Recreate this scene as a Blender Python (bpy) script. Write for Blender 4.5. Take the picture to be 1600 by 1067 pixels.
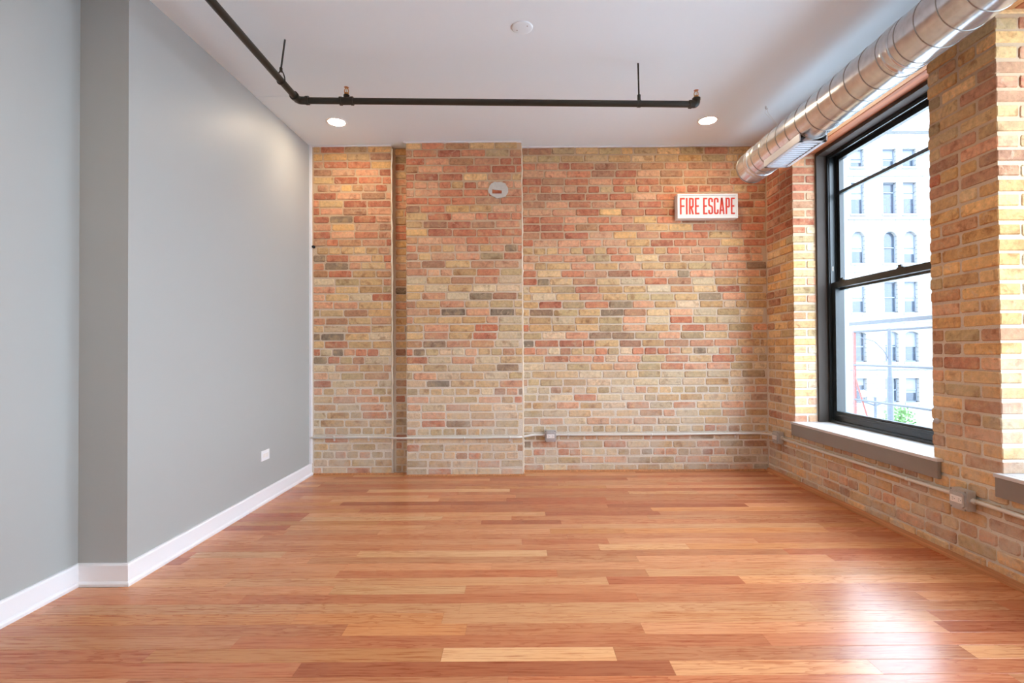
import bpy, bmesh, math, random
from mathutils import Vector, Matrix, Euler

for o in list(bpy.data.objects):
    bpy.data.objects.remove(o, do_unlink=True)
SC = bpy.context.scene
COL = SC.collection
R = random.Random(7)

# ------------------------------------------------------------------ camera, sky, exposure
FPX = 800.0
cam_d = bpy.data.cameras.new('camera')
cam_d.sensor_fit = 'HORIZONTAL'
cam_d.sensor_width = 36.0
cam_d.lens = 36.0 * FPX / 1600.0
cam_d.shift_x = -6.36 / 1600.0
cam_d.shift_y = 6.77 / 1600.0
cam_d.clip_start = 0.05
cam_d.clip_end = 400
cam = bpy.data.objects.new('camera', cam_d)
COL.objects.link(cam)
cam.matrix_world = (Matrix.Translation((0, 0, 1.07)) @ Matrix.Rotation(math.radians(90) + 0.0117, 4, 'X')
                    @ Matrix.Rotation(-0.0055, 4, 'Z'))
SC.camera = cam

world = bpy.data.worlds.new('overcast_sky')
SC.world = world
world.use_nodes = True
bg = world.node_tree.nodes['Background']
bg.inputs['Color'].default_value = (0.80, 0.94, 1.12, 1)
bg.inputs['Strength'].default_value = 12.0
SC.view_settings.view_transform = 'Standard'
SC.view_settings.look = 'None'
SC.view_settings.gamma = 1.0
SC.view_settings.use_curve_mapping = False
SC.view_settings.exposure = 0.15
LAMP_WARM = (1.0, 0.80, 0.58)
LAMP_POWER = 160.0        # emission of the recessed lamps' lenses
try:
    SC.cycles.max_bounces = 12
    SC.cycles.diffuse_bounces = 8
    SC.cycles.transparent_max_bounces = 16
    SC.cycles.sample_clamp_indirect = 8.0
    SC.cycles.caustics_reflective = False
    SC.cycles.caustics_refractive = False
except Exception:
    pass

# ------------------------------------------------------------------ room dimensions (metres)
XL, XL2 = -1.813, -2.0415          # left wall: main face, recessed nearer face
YR = 2.391                         # where the left wall steps back
XR = 2.249                         # right brick wall face
D0, DL, DC = 4.583, 4.515, 4.444   # back wall: right field, left field, pier
XS = -1.095                        # edge of the left field
XC0, XC1 = -0.951, 0.056           # pier edges
YB = -2.6                          # rear end of the room
def ceil_z(x, y):
    return 2.9042 + 0.0357 * (max(y, 2.0) - 4.5) + 0.0032 * x

# ------------------------------------------------------------------ helpers
def lin(r, g, b):
    f = lambda c: ((c / 255.0) / 12.92 if c / 255.0 <= 0.04045 else ((c / 255.0 + 0.055) / 1.055) ** 2.4)
    return (f(r), f(g), f(b), 1.0)

def tag(o, label=None, cat=None, group=None, kind=None):
    if label: o['label'] = label
    if cat: o['category'] = cat
    if group: o['group'] = group
    if kind: o['kind'] = kind
    return o

def empty(name, loc=(0, 0, 0)):
    o = bpy.data.objects.new(name, None)
    o.empty_display_size = 0.05
    COL.objects.link(o)
    o.location = loc
    return o

def link(name, me, parent=None, loc=(0, 0, 0)):
    o = bpy.data.objects.new(name, me)
    COL.objects.link(o)
    o.parent = parent
    o.location = loc
    return o

class MB:
    """collects vertices and faces; build() makes one mesh object. off is subtracted from all points."""
    def __init__(s, off=(0, 0, 0)):
        s.v = []; s.f = []; s.sm = []; s.off = Vector(off); s.col = []
    def add(s, vs, fs, smooth=False, col=None):
        n = len(s.v)
        s.v += [tuple(Vector(p) - s.off) for p in vs]
        for f in fs:
            s.f.append(tuple(i + n for i in f)); s.sm.append(smooth); s.col.append(col)
    def box(s, x0, x1, y0, y1, z0, z1, col=None):
        vs = [(x0, y0, z0), (x1, y0, z0), (x1, y1, z0), (x0, y1, z0), (x0, y0, z1), (x1, y0, z1), (x1, y1, z1), (x0, y1, z1)]
        s.add(vs, [(0, 3, 2, 1), (4, 5, 6, 7), (0, 1, 5, 4), (1, 2, 6, 5), (2, 3, 7, 6), (3, 0, 4, 7)], False, col)
    def bbox(s, x0, x1, y0, y1, z0, z1, b=0.004):
        """bevelled box: chamfer on all edges"""
        bm = bmesh.new()
        bmesh.ops.create_cube(bm, size=1)
        for v in bm.verts:
            v.co = Vector(((x0 + x1) / 2 + v.co.x * (x1 - x0), (y0 + y1) / 2 + v.co.y * (y1 - y0), (z0 + z1) / 2 + v.co.z * (z1 - z0)))
        bmesh.ops.bevel(bm, geom=list(bm.edges), offset=b, segments=2, profile=0.6, affect='EDGES')
        bm.verts.index_update()
        s.add([v.co.copy() for v in bm.verts], [[v.index for v in f.verts] for f in bm.faces])
        bm.free()
    def prism(s, prof, axis, a, b, smooth=False):
        """closed 2-D profile extruded along axis from a to b. axis 'x': prof=(y,z); 'y': (x,z); 'z': (x,y)"""
        mk = {'x': lambda p, t: (t, p[0], p[1]), 'y': lambda p, t: (p[0], t, p[1]), 'z': lambda p, t: (p[0], p[1], t)}[axis]
        n = len(prof)
        vs = [mk(p, a) for p in prof] + [mk(p, b) for p in prof]
        fs = [(i, (i + 1) % n, n + (i + 1) % n, n + i) for i in range(n)]
        s.add(vs, fs, smooth)
        s.add([mk(p, a) for p in prof], [tuple(range(n))[::-1]])
        s.add([mk(p, b) for p in prof], [tuple(range(n))])
    def tube(s, pts, r, n=12, caps=True, smooth=True):
        pts = [Vector(p) for p in pts]
        rs = r if isinstance(r, (list, tuple)) else [r] * len(pts)
        t0 = (pts[1] - pts[0]).normalized()
        up = Vector((0, 0, 1)) if abs(t0.z) < 0.9 else Vector((1, 0, 0))
        nrm = t0.cross(up).normalized()
        vs = []; fs = []
        for i, p in enumerate(pts):
            if i == 0: t = pts[1] - pts[0]
            elif i == len(pts) - 1: t = pts[-1] - pts[-2]
            else: t = (pts[i + 1] - p).normalized() + (p - pts[i - 1]).normalized()
            t.normalize()
            nrm = (nrm - t * nrm.dot(t)).normalized()
            bn = t.cross(nrm)
            for k in range(n):
                a = 2 * math.pi * k / n
                vs.append(p + (nrm * math.cos(a) + bn * math.sin(a)) * rs[i])
        for i in range(len(pts) - 1):
            for k in range(n):
                fs.append((i * n + k, i * n + (k + 1) % n, (i + 1) * n + (k + 1) % n, (i + 1) * n + k))
        s.add(vs, fs, smooth)
        if caps:
            s.add(vs[:n], [tuple(range(n))[::-1]]); s.add(vs[-n:], [tuple(range(n))])
    def lathe(s, prof, c, axis='z', n=24, smooth=True):
        """prof list of (radius, t along axis); c = origin"""
        c = Vector(c); vs = []; fs = []
        for r, t in prof:
            for k in range(n):
                a = 2 * math.pi * k / n
                d = {'z': (r * math.cos(a), r * math.sin(a), t), 'x': (t, r * math.cos(a), r * math.sin(a)), 'y': (r * math.sin(a), t, r * math.cos(a))}[axis]
                vs.append(c + Vector(d))
        for i in range(len(prof) - 1):
            for k in range(n):
                fs.append((i * n + k, i * n + (k + 1) % n, (i + 1) * n + (k + 1) % n, (i + 1) * n + k))
        s.add(vs, fs, smooth)
    def mesh(s, name, mat=None):
        me = bpy.data.meshes.new(name)
        me.from_pydata(s.v, [], s.f)
        me.polygons.foreach_set('use_smooth', s.sm)
        if any(c is not None for c in s.col):
            ca = me.color_attributes.new('tone', 'FLOAT_COLOR', 'CORNER')
            i = 0
            for p, c in zip(me.polygons, s.col):
                for _ in p.loop_indices:
                    ca.data[i].color = c or (1, 1, 1, 1); i += 1
        me.validate(); me.update()
        if mat: me.materials.append(mat)
        return me
    def build(s, name, mat, parent=None, loc=None):
        return link(name, s.mesh(name, mat), parent, s.off if loc is None else loc)

def part(parent, name, mat, fn, root=None):
    """mesh part of a thing whose Empty sits at parent.location; fn fills the MB in world coordinates"""
    base = Vector(parent.location)
    if root is not None: base = Vector(root.location)
    m = MB(base); fn(m)
    return link(name, m.mesh(name, mat), parent)

def solo(name, mat, fn, loc=(0, 0, 0)):
    m = MB(loc); fn(m)
    return m.build(name, mat)

def arc_path(pts, rad, n=6):
    """rounds the inner corners of a polyline"""
    pts = [Vector(p) for p in pts]; out = [pts[0]]
    for i in range(1, len(pts) - 1):
        a = (pts[i - 1] - pts[i]); b = (pts[i + 1] - pts[i])
        r = min(rad, a.length * .45, b.length * .45)
        p0 = pts[i] + a.normalized() * r; p2 = pts[i] + b.normalized() * r
        for k in range(n + 1):
            t = k / n
            out.append(p0 * (1 - t) ** 2 + pts[i] * 2 * t * (1 - t) + p2 * t * t)
    out.append(pts[-1])
    return out

# ------------------------------------------------------------------ materials
class NT:
    def __init__(s, name):
        s.m = bpy.data.materials.new(name); s.m.use_nodes = True
        s.t = s.m.node_tree; s.t.nodes.clear()
        s.out = s.n('ShaderNodeOutputMaterial')
    def n(s, typ, **kw):
        nd = s.t.nodes.new(typ)
        for k, v in kw.items(): setattr(nd, k, v)
        return nd
    def l(s, a, b): s.t.links.new(a, b)
    def bsdf(s, **kw):
        b = s.n('ShaderNodeBsdfPrincipled')
        for k, v in kw.items(): b.inputs[k.replace('_', ' ')].default_value = v
        s.l(b.outputs[0], s.out.inputs[0]); s.b = b
        return b
    def math(s, op, a, b=None, c=None, clamp=False):
        nd = s.n('ShaderNodeMath', operation=op); nd.use_clamp = clamp
        for i, x in enumerate((a, b, c)):
            if x is None: continue
            if hasattr(x, 'links'): s.l(x, nd.inputs[i])
            else: nd.inputs[i].default_value = x
        return nd.outputs[0]
    def mix(s, fac, a, b, blend='MIX'):
        nd = s.n('ShaderNodeMix', data_type='RGBA', blend_type=blend); nd.clamp_factor = True
        for sock, x in ((nd.inputs[0], fac), (nd.inputs[6], a), (nd.inputs[7], b)):
            if hasattr(x, 'links'): s.l(x, sock)
            else: sock.default_value = x
        return nd.outputs[2]
    def noise(s, vec, scale, detail=4, rough=0.55, dist=0.0):
        nd = s.n('ShaderNodeTexNoise'); s.l(vec, nd.inputs['Vector'])
        nd.inputs['Scale'].default_value = scale; nd.inputs['Detail'].default_value = detail
        nd.inputs['Roughness'].default_value = rough; nd.inputs['Distortion'].default_value = dist
        return nd.outputs['Fac']
    def ramp(s, fac, stops):
        nd = s.n('ShaderNodeMapRange'); nd.clamp = True
        s.l(fac, nd.inputs['Value'])
        nd.inputs['From Min'].default_value = stops[0]; nd.inputs['From Max'].default_value = stops[1]
        nd.inputs['To Min'].default_value = stops[2]; nd.inputs['To Max'].default_value = stops[3]
        return nd.outputs[0]
    def bump(s, h, strength, dist):
        nd = s.n('ShaderNodeBump'); nd.inputs['Strength'].default_value = strength; nd.inputs['Distance'].default_value = dist
        s.l(h, nd.inputs['Height']); s.l(nd.outputs[0], s.b.inputs['Normal'])
    def pos(s): return s.n('ShaderNodeNewGeometry').outputs['Position']

def vmul(t, v, k):
    nd = t.n('ShaderNodeVectorMath', operation='MULTIPLY'); t.l(v, nd.inputs[0]); nd.inputs[1].default_value = k
    return nd.outputs[0]
def vadd(t, a, b):
    nd = t.n('ShaderNodeVectorMath', operation='ADD'); t.l(a, nd.inputs[0]); t.l(b, nd.inputs[1])
    return nd.outputs[0]

def plain(name, rgb, rough=0.5, metal=0.0, spec=0.5, nscale=0, namt=0.0, bump=0.0, coat=0.0):
    t = NT(name)
    b = t.bsdf(Base_Color=lin(*rgb), Roughness=rough, Metallic=metal, Specular_IOR_Level=spec, Coat_Weight=coat)
    if nscale:
        f = t.noise(t.pos(), nscale, 4)
        c = lin(*rgb)
        d = tuple(x * (1 - namt) for x in c[:3]) + (1,)
        u = tuple(min(1, x * (1 + namt)) for x in c[:3]) + (1,)
        t.l(t.mix(t.ramp(f, (0.3, 0.7, 0, 1)), d, u), b.inputs['Base Color'])
        if bump: t.bump(f, bump, 0.002)
    return t.m

def brick_material(name, source):
    t = NT(name)
    b = t.bsdf(Roughness=0.88, Specular_IOR_Level=0.25)
    P = t.pos()
    if source == 'object':
        info = t.n('ShaderNodeObjectInfo')
        base = info.outputs['Color']
        off = t.n('ShaderNodeCombineXYZ')
        for i in range(3): t.l(t.math('MULTIPLY', info.outputs['Random'], 37.0 + 11 * i), off.inputs[i])
        Q = vadd(t, P, off.outputs[0])
    else:
        at = t.n('ShaderNodeAttribute'); at.attribute_name = 'tone'
        base = at.outputs['Color']; Q = P
    n1 = t.noise(Q, 14, 5, 0.6, 0.6)
    n2 = t.noise(Q, 42, 5, 0.65)
    n3 = t.noise(Q, 150, 3, 0.6)
    tone = t.mix(t.ramp(n1, (0.52, 0.66, 0, 0.38)), base, lin(212, 176, 128))
    tone = t.mix(t.ramp(n1, (0.46, 0.32, 0, 0.6)), tone, t.mix(1.0, tone, lin(172, 132, 110), 'MULTIPLY'))
    v = t.ramp(n2, (0.28, 0.72, 0.78, 1.2))
    vv = t.n('ShaderNodeCombineXYZ')
    for i in range(3): t.l(v, vv.inputs[i])
    tone = t.mix(1.0, tone, vv.outputs[0], 'MULTIPLY')
    tone = t.mix(t.ramp(n3, (0.33, 0.27, 0, 0.7)), tone, lin(84, 66, 52))
    ns = t.noise(P, 17, 6, 0.72, 0.8)
    tone = t.mix(t.ramp(ns, (0.56, 0.66, 0, 0.55)), tone, lin(206, 180, 150))
    nd = t.noise(P, 7, 5, 0.7, 0.5)
    tone = t.mix(t.ramp(nd, (0.36, 0.26, 0, 0.4)), tone, lin(136, 108, 84))
    # lime bloom and mortar smears on the lower courses
    sep = t.n('ShaderNodeSeparateXYZ'); t.l(P, sep.inputs[0])
    low = t.ramp(sep.outputs[2], (1.3, 0.0, 0.0, 0.8))
    sm = t.noise(P, 5.5, 6, 0.7)
    smf = t.math('MULTIPLY', low, t.ramp(sm, (0.42, 0.62, 0.25, 1.0)))
    tone = t.mix(smf, tone, lin(206, 198, 182))
    t.l(tone, b.inputs['Base Color'])
    h = t.math('ADD', t.math('MULTIPLY', n2, 0.6), t.math('MULTIPLY', n3, 0.4))
    t.bump(h, 0.55, 0.004)
    return t.m

def mortar_material():
    t = NT('lime_mortar')
    b = t.bsdf(Roughness=0.95, Specular_IOR_Level=0.15)
    P = t.pos()
    n1 = t.noise(P, 9, 6, 0.7); n2 = t.noise(P, 90, 4, 0.6)
    sep = t.n('ShaderNodeSeparateXYZ'); t.l(P, sep.inputs[0])
    c = t.mix(t.ramp(sep.outputs[2], (2.2, 0.5, 0, 1)), lin(206, 178, 146), lin(224, 217, 204))
    c = t.mix(t.ramp(n1, (0.35, 0.7, 0.2, 0)), c, lin(176, 152, 126))
    c = t.mix(t.ramp(n2, (0.34, 0.28, 0, 0.5)), c, lin(98, 84, 70))
    t.l(c, b.inputs['Base Color'])
    t.bump(t.math('ADD', t.math('MULTIPLY', n1, 0.5), n2), 0.6, 0.006)
    return t.m

def oak_material(name, source):
    t = NT(name)
    b = t.bsdf(Roughness=0.27, Specular_IOR_Level=0.5)
    P = t.pos()
    if source == 'object':
        info = t.n('ShaderNodeObjectInfo'); base = info.outputs['Color']
        off = t.n('ShaderNodeCombineXYZ')
        for i in range(3): t.l(t.math('MULTIPLY', info.outputs['Random'], 23.0 + 9 * i), off.inputs[i])
        Q = vadd(t, P, off.outputs[0])
    else:
        at = t.n('ShaderNodeAttribute'); at.attribute_name = 'tone'
        base = at.outputs['Color']; Q = P
    fine = t.noise(vmul(t, Q, (5, 130, 5)), 1.0, 5, 0.65)
    warp = t.noise(vmul(t, Q, (2.2, 16, 3)), 1.0, 3, 0.5)
    rings = t.math('FRACT', t.math('MULTIPLY', warp, 11.0))
    rline = t.ramp(rings, (0.0, 0.38, 1.0, 0.0))
    cath = t.noise(vmul(t, Q, (0.8, 2, 1)), 1.0, 2)
    rline = t.math('MULTIPLY', rline, t.ramp(cath, (0.42, 0.6, 0.15, 0.9)))
    dark = t.mix(1.0, base, lin(196, 136, 104), 'MULTIPLY')
    c = t.mix(t.math('MULTIPLY', rline, 0.6), base, dark)
    c = t.mix(t.ramp(fine, (0.50, 0.30, 0, 0.8)), c, dark)
    blot = t.noise(vmul(t, Q, (1.5, 5, 1)), 1.0, 3)
    c = t.mix(t.ramp(blot, (0.45, 0.75, 0, 0.35)), c, t.mix(1.0, c, lin(255, 226, 196), 'MULTIPLY'))
    t.l(c, b.inputs['Base Color'])
    t.bump(fine, 0.05, 0.001)
    return t.m

def timber_material(name, rgb):
    t = NT(name)
    b = t.bsdf(Roughness=0.6, Specular_IOR_Level=0.3)
    P = t.pos()
    g = t.noise(vmul(t, P, (60, 2.0, 60)), 1.0, 5, 0.6, 0.4)
    k = t.noise(vmul(t, P, (14, 5, 14)), 1.0, 2)
    c0 = lin(*rgb)
    c1 = tuple(x * 0.62 for x in c0[:3]) + (1,)
    c = t.mix(t.ramp(g, (0.35, 0.68, 0, 1)), c1, c0)
    c = t.mix(t.ramp(k, (0.72, 0.78, 0, 0.7)), c, tuple(x * 0.35 for x in c0[:3]) + (1,))
    t.l(c, b.inputs['Base Color']); t.bump(g, 0.15, 0.002)
    return t.m

def paint_material(name, rgb, rough, spec=0.4):
    t = NT(name)
    b = t.bsdf(Base_Color=lin(*rgb), Roughness=rough, Specular_IOR_Level=spec)
    n = t.noise(t.pos(), 260, 2); t.bump(n, 0.06, 0.0008)
    return t.m

def glass_material():
    t = NT('window_glass')
    tr = t.n('ShaderNodeBsdfTransparent'); tr.inputs[0].default_value = (0.96, 0.98, 0.98, 1)
    gl = t.n('ShaderNodeBsdfGlossy'); gl.inputs['Roughness'].default_value = 0.02
    lw = t.n('ShaderNodeLayerWeight'); lw.inputs[0].default_value = 0.5
    refl = t.math('ADD', t.math('MULTIPLY', t.math('POWER', lw.outputs['Facing'], 5.0), 0.6), 0.03)
    mx = t.n('ShaderNodeMixShader')
    t.l(refl, mx.inputs[0]); t.l(tr.outputs[0], mx.inputs[1]); t.l(gl.outputs[0], mx.inputs[2])
    t.l(mx.outputs[0], t.out.inputs[0])
    return t.m

def emit_material(name, rgb, strength):
    t = NT(name)
    e = t.n('ShaderNodeEmission'); e.inputs[0].default_value = tuple(rgb) + (1,); e.inputs[1].default_value = strength
    t.l(e.outputs[0], t.out.inputs[0])
    return t.m

def galvanised():
    t = NT('galvanised_steel')
    b = t.bsdf(Metallic=0.8, Roughness=0.24)
    P = t.pos()
    n = t.noise(P, 30, 3); m = t.noise(P, 5, 3)
    c = t.mix(t.ramp(n, (0.35, 0.65, 0, 1)), lin(204, 207, 211), lin(222, 225, 228))
    t.l(c, b.inputs['Base Color'])
    t.l(t.ramp(m, (0.3, 0.7, 0.19, 0.26)), b.inputs['Roughness'])
    return t.m

def stone_material():
    t = NT('pale_limestone')
    b = t.bsdf(Roughness=0.9, Specular_IOR_Level=0.2)
    br = t.n('ShaderNodeTexBrick'); t.l(vmul(t, t.pos(), (1, 0, 1)), br.inputs['Vector'])
    rot = t.n('ShaderNodeMapping'); rot.inputs['Rotation'].default_value = (math.radians(90), 0, 0)
    t.l(t.pos(), rot.inputs['Vector']); t.l(rot.outputs[0], br.inputs['Vector'])
    br.inputs['Scale'].default_value = 1.0
    br.inputs['Brick Width'].default_value = 1.3; br.inputs['Row Height'].default_value = 0.42
    br.inputs['Mortar Size'].default_value = 0.03
    br.inputs['Color1'].default_value = lin(132, 132, 130); br.inputs['Color2'].default_value = lin(126, 126, 124)
    br.inputs['Mortar'].default_value = lin(96, 98, 100)
    t.l(br.outputs['Color'], b.inputs['Base Color'])
    return t.m

M = {}
M['brick'] = brick_material('fired_clay_brick', 'object')
M['brick_many'] = brick_material('fired_clay_brick_run', 'attr')
M['mortar'] = mortar_material()
M['oak'] = oak_material('red_oak_boards', 'object')
M['oak_many'] = oak_material('red_oak_boards_run', 'attr')
M['paint'] = paint_material('pale_grey_wall_paint', (171, 174, 172), 0.48, 0.35)
M['ceil'] = paint_material('white_ceiling_paint', (228, 240, 246), 0.7, 0.3)
M['white'] = paint_material('white_trim_enamel', (236, 237, 240), 0.32)
M['shoe'] = timber_material('oak_shoe_moulding', (206, 140, 92))
M['lintel'] = timber_material('pine_lintel', (226, 162, 104))
M['lintel2'] = timber_material('aged_fir_lintel', (200, 124, 82))
M['sill'] = plain('taupe_sill_paint', (132, 125, 120), 0.28, nscale=3, namt=0.04, coat=0.8)
M['casing'] = plain('taupe_casing_paint', (80, 73, 68), 0.7, spec=0.2, nscale=3, namt=0.04)
M['sillboard'] = plain('daylit_taupe_sill_paint', (206, 206, 208), 0.35, nscale=3, namt=0.03)  # sill paint lightened: window light on the board's top put into its colour
M['black'] = plain('black_window_frame', (30, 36, 38), 0.3, spec=0.5)
M['muntin'] = plain('slate_glazing_bar', (70, 84, 88), 0.4)
M['glass'] = glass_material()
M['galv'] = galvanised()
M['seam'] = plain('steel_seam', (150, 146, 140), 0.35, metal=1.0)
M['grille'] = plain('pale_aluminium', (206, 210, 216), 0.4, metal=0.3)
M['dark'] = plain('dark_void', (22, 22, 24), 0.8)
M['emt'] = plain('zinc_conduit', (222, 220, 214), 0.35, metal=0.4)
M['boxmetal'] = plain('zinc_box', (190, 189, 188), 0.42, metal=0.4, nscale=60, namt=0.05)
M['recept'] = plain('white_receptacle', (238, 234, 230), 0.4)
M['slot'] = plain('slot_dark', (60, 55, 52), 0.6)
M['pipe'] = plain('black_steel_pipe', (36, 34, 26), 0.42, spec=0.5, nscale=20, namt=0.15)
M['brass'] = plain('brass', (196, 140, 84), 0.3, metal=0.9)
M['copper'] = plain('copper_deflector', (190, 110, 76), 0.35, metal=0.8)
M['bulb'] = plain('red_glass_bulb', (220, 200, 180), 0.1)
M['lens'] = emit_material('lamp_lens', LAMP_WARM, LAMP_POWER)
M['signbox'] = plain('sign_white', (232, 230, 226), 0.45)
M['signface'] = plain('sign_face', (222, 221, 216), 0.5)
M['red'] = plain('sign_red', (206, 52, 20), 0.5)
M['plaster'] = plain('patch_plaster', (204, 198, 188), 0.9, nscale=30, namt=0.08, bump=0.4)
M['caulk'] = plain('pale_caulk', (242, 230, 208), 0.8, nscale=20, namt=0.06)
M['iron'] = plain('weathered_iron', (58, 63, 72), 0.6)
M['primer'] = plain('red_primer', (112, 56, 52), 0.6)
M['stone'] = stone_material()
M['stonetrim'] = plain('limestone_trim', (120, 121, 122), 0.9)
M['jambstone'] = plain('grey_jamb_stone', (150, 154, 160), 0.9, nscale=8, namt=0.08)
M['fglass'] = plain('far_window_glass', (50, 60, 72), 0.15, spec=0.6)
M['fframe'] = plain('far_window_frame', (96, 106, 118), 0.6)
M['blind'] = plain('white_blind', (112, 118, 126), 0.8)
M['asphalt'] = plain('asphalt', (204, 206, 208), 0.9, nscale=2, namt=0.06)
M['pave'] = plain('pavement_concrete', (196, 194, 190), 0.9, nscale=2, namt=0.06)
M['leaf'] = plain('street_tree_leaf', (78, 112, 62), 0.7)
M['bark'] = plain('bark', (96, 84, 72), 0.9)
M['polepaint'] = plain('grey_pole_paint', (52, 58, 68), 0.5)
M['globe'] = plain('lamp_globe', (200, 206, 208), 0.3)

# ------------------------------------------------------------------ the setting
def fn(m):
    m.box(XL2 - 0.3, XR + 0.45, YB - 0.2, D0 + 0.3, -0.25, -0.019)
floor = tag(solo('floor', M['mortar'], fn), 'wide oak strip floor of the empty room', 'floor', kind='structure')

OAK = [((204, 142, 100), 6), ((196, 130, 90), 6), ((190, 120, 82), 4), ((212, 154, 108), 4), ((178, 106, 72), 2), ((222, 170, 122), 2), ((202, 138, 90), 3)]
OAKW = [c for c, w in OAK for _ in range(w)]
def oak_col(r):
    c = r.choice(OAKW); k = r.uniform(0.94, 1.05)
    return lin(*[min(250, x * k) for x in c])
PW = 0.0826
def plank_mesh():
    m = MB()
    w = PW / 2 - 0.0003; b = 0.0012
    prof = [(-w, -0.018), (w, -0.018), (w, -b), (w - b, 0), (-w + b, 0), (-w, -b)]
    m.prism(prof, 'x', -0.5, 0.5)
    return m.mesh('plank', M['oak'])
PLANK = plank_mesh()
rows = []
y = D0 + 0.01
while y > YB:
    rows.append(y - PW / 2); y -= PW
r = random.Random(21)
pl = []; far_pl = []
for yc in rows:
    x = XL2 - 0.05 - r.uniform(0, 1.3)
    while x < XR + 0.02:
        L = r.choice([r.uniform(0.35, 0.8), r.uniform(0.7, 1.3), r.uniform(1.0, 2.0)])
        x0 = max(x, XL2 - 0.05); x1 = min(x + L, XR + 0.02)
        x += L
        if x1 - x0 < 0.02: continue
        if yc > YR and x0 < XL - 0.02:
            x0 = XL - 0.02
            if x1 - x0 < 0.02: continue
        (pl if yc > 1.25 else far_pl).append((x0, x1, yc, oak_col(r)))
for x0, x1, yc, c in pl:
    o = link('plank', PLANK, floor, ((x0 + x1) / 2, yc, 0))
    o.scale = (x1 - x0 - 0.0006, 1, 1); o.color = c
m = MB()
for x0, x1, yc, c in far_pl:
    m.box(x0 + .0003, x1 - .0003, yc - PW / 2 + .0003, yc + PW / 2 - .0003, -0.018, 0, c)
o = m.build('planks_behind', M['oak_many'], floor); o.name = 'plank_run'; o['kind'] = 'stuff'

# ceiling
def fn(m):
    xs = (XL2 - 0.3, XR + 0.45)
    ys = (YB - 0.2, 2.0, D0 + 0.3)
    vs = []
    for yy in ys:
        for xx in xs: vs.append((xx, yy, ceil_z(xx, yy)))
    for yy in ys:
        for xx in xs: vs.append((xx, yy, 3.2))
    m.add(vs, [(0, 1, 3, 2), (2, 3, 5, 4), (6, 8, 9, 7), (8, 10, 11, 9), (0, 6, 7, 1), (4, 5, 11, 10), (0, 2, 8, 6), (2, 4, 10, 8), (1, 7, 9, 3), (3, 9, 11, 5)])
ceiling = tag(solo('ceiling', M['ceil'], fn), 'smooth white painted ceiling above the brick room', 'ceiling', kind='structure')
# the lower skim patch in the far left corner of the ceiling
def fn(m):
    e = 0.003
    a = [(XL - .01, 3.56), (-1.15, 3.57), (-1.0, 3.62), (-0.98, DL + .05), (XL - .01, DL + .05)]
    vs = [(x, yy, ceil_z(x, yy) - (e if x < -1.5 else e * .3 if x < -1.1 else -.0005)) for x, yy in a] + [(x, yy, ceil_z(x, yy) + .01) for x, yy in a]
    n = len(a)
    m.add(vs, [tuple(range(n))] + [(i, n + i, n + (i + 1) % n, (i + 1) % n) for i in range(n)])
part(ceiling, 'skim_panel', M['ceil'], fn)

# left wall (painted, stepping back nearer the camera)
def fn(m):
    prof = [(XL, D0 + .2), (XL - .5, D0 + .2), (XL - .5, YB - .2), (XL2, YB - .2), (XL2, YR), (XL, YR)]
    m.prism(prof, 'z', -0.2, 3.1)
wall_left = tag(solo('wall_left', M['paint'], fn), 'pale grey painted wall that steps back nearer the viewer', 'wall', kind='structure')
def fn(m): m.box(XL2 - .3, XR + .5, YB - .2, YB, -0.2, 3.1)
tag(solo('wall_rear', M['paint'], fn), 'pale grey painted wall behind the viewer', 'wall', kind='structure')

# baseboards with a shoe moulding
def base_prof(x, s=1):
    # (distance from wall, z)
    return [(0, 0), (0.026, 0), (0.026, 0.012), (0.022, 0.018), (0.016, 0.021), (0.015, 0.092), (0.010, 0.099), (0, 0.1)]
def fn(m):
    P = base_prof(0); n = len(P)
    vs = []
    for d, z in P: vs.append((XL2 + d, YB, z))
    for d, z in P: vs.append((XL2 + d, YR - d, z))
    for d, z in P: vs.append((XL + d, YR - d, z))
    for d, z in P: vs.append((XL + d, DL - .004, z))
    for k in range(3):
        m.add(vs[k * n:(k + 2) * n], [(i, n + i, n + (i + 1) % n, (i + 1) % n) for i in range(n)])
    m.add(vs[-n:], [tuple(range(n))])
tag(solo('baseboard_left', M['white'], fn), 'white baseboard following the stepped painted wall', 'baseboard', kind='structure')

# ---- back wall: mortar bodies
def fn(m): m.box(XS - 0.02, XR + .3, D0, D0 + .25, -0.2, 3.1)
wall_back = tag(solo('wall_back', M['mortar'], fn), 'exposed old brick wall under the fire escape sign', 'wall', kind='structure')
def fn(m): m.box(XL - 0.02, XS, DL, D0 + .25, -0.2, 3.1)
wall_back_left = tag(solo('wall_back_left', M['mortar'], fn), 'narrow brick wall between the painted wall and the brick pier', 'wall', kind='structure')
def fn(m): m.box(XC0, XC1, DC, D0 + .05, -0.2, 3.1)
wall_pier = tag(solo('wall_back_pier', M['mortar'], fn), 'shallow brick pier standing proud of the back wall', 'wall', kind='structure')

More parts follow.
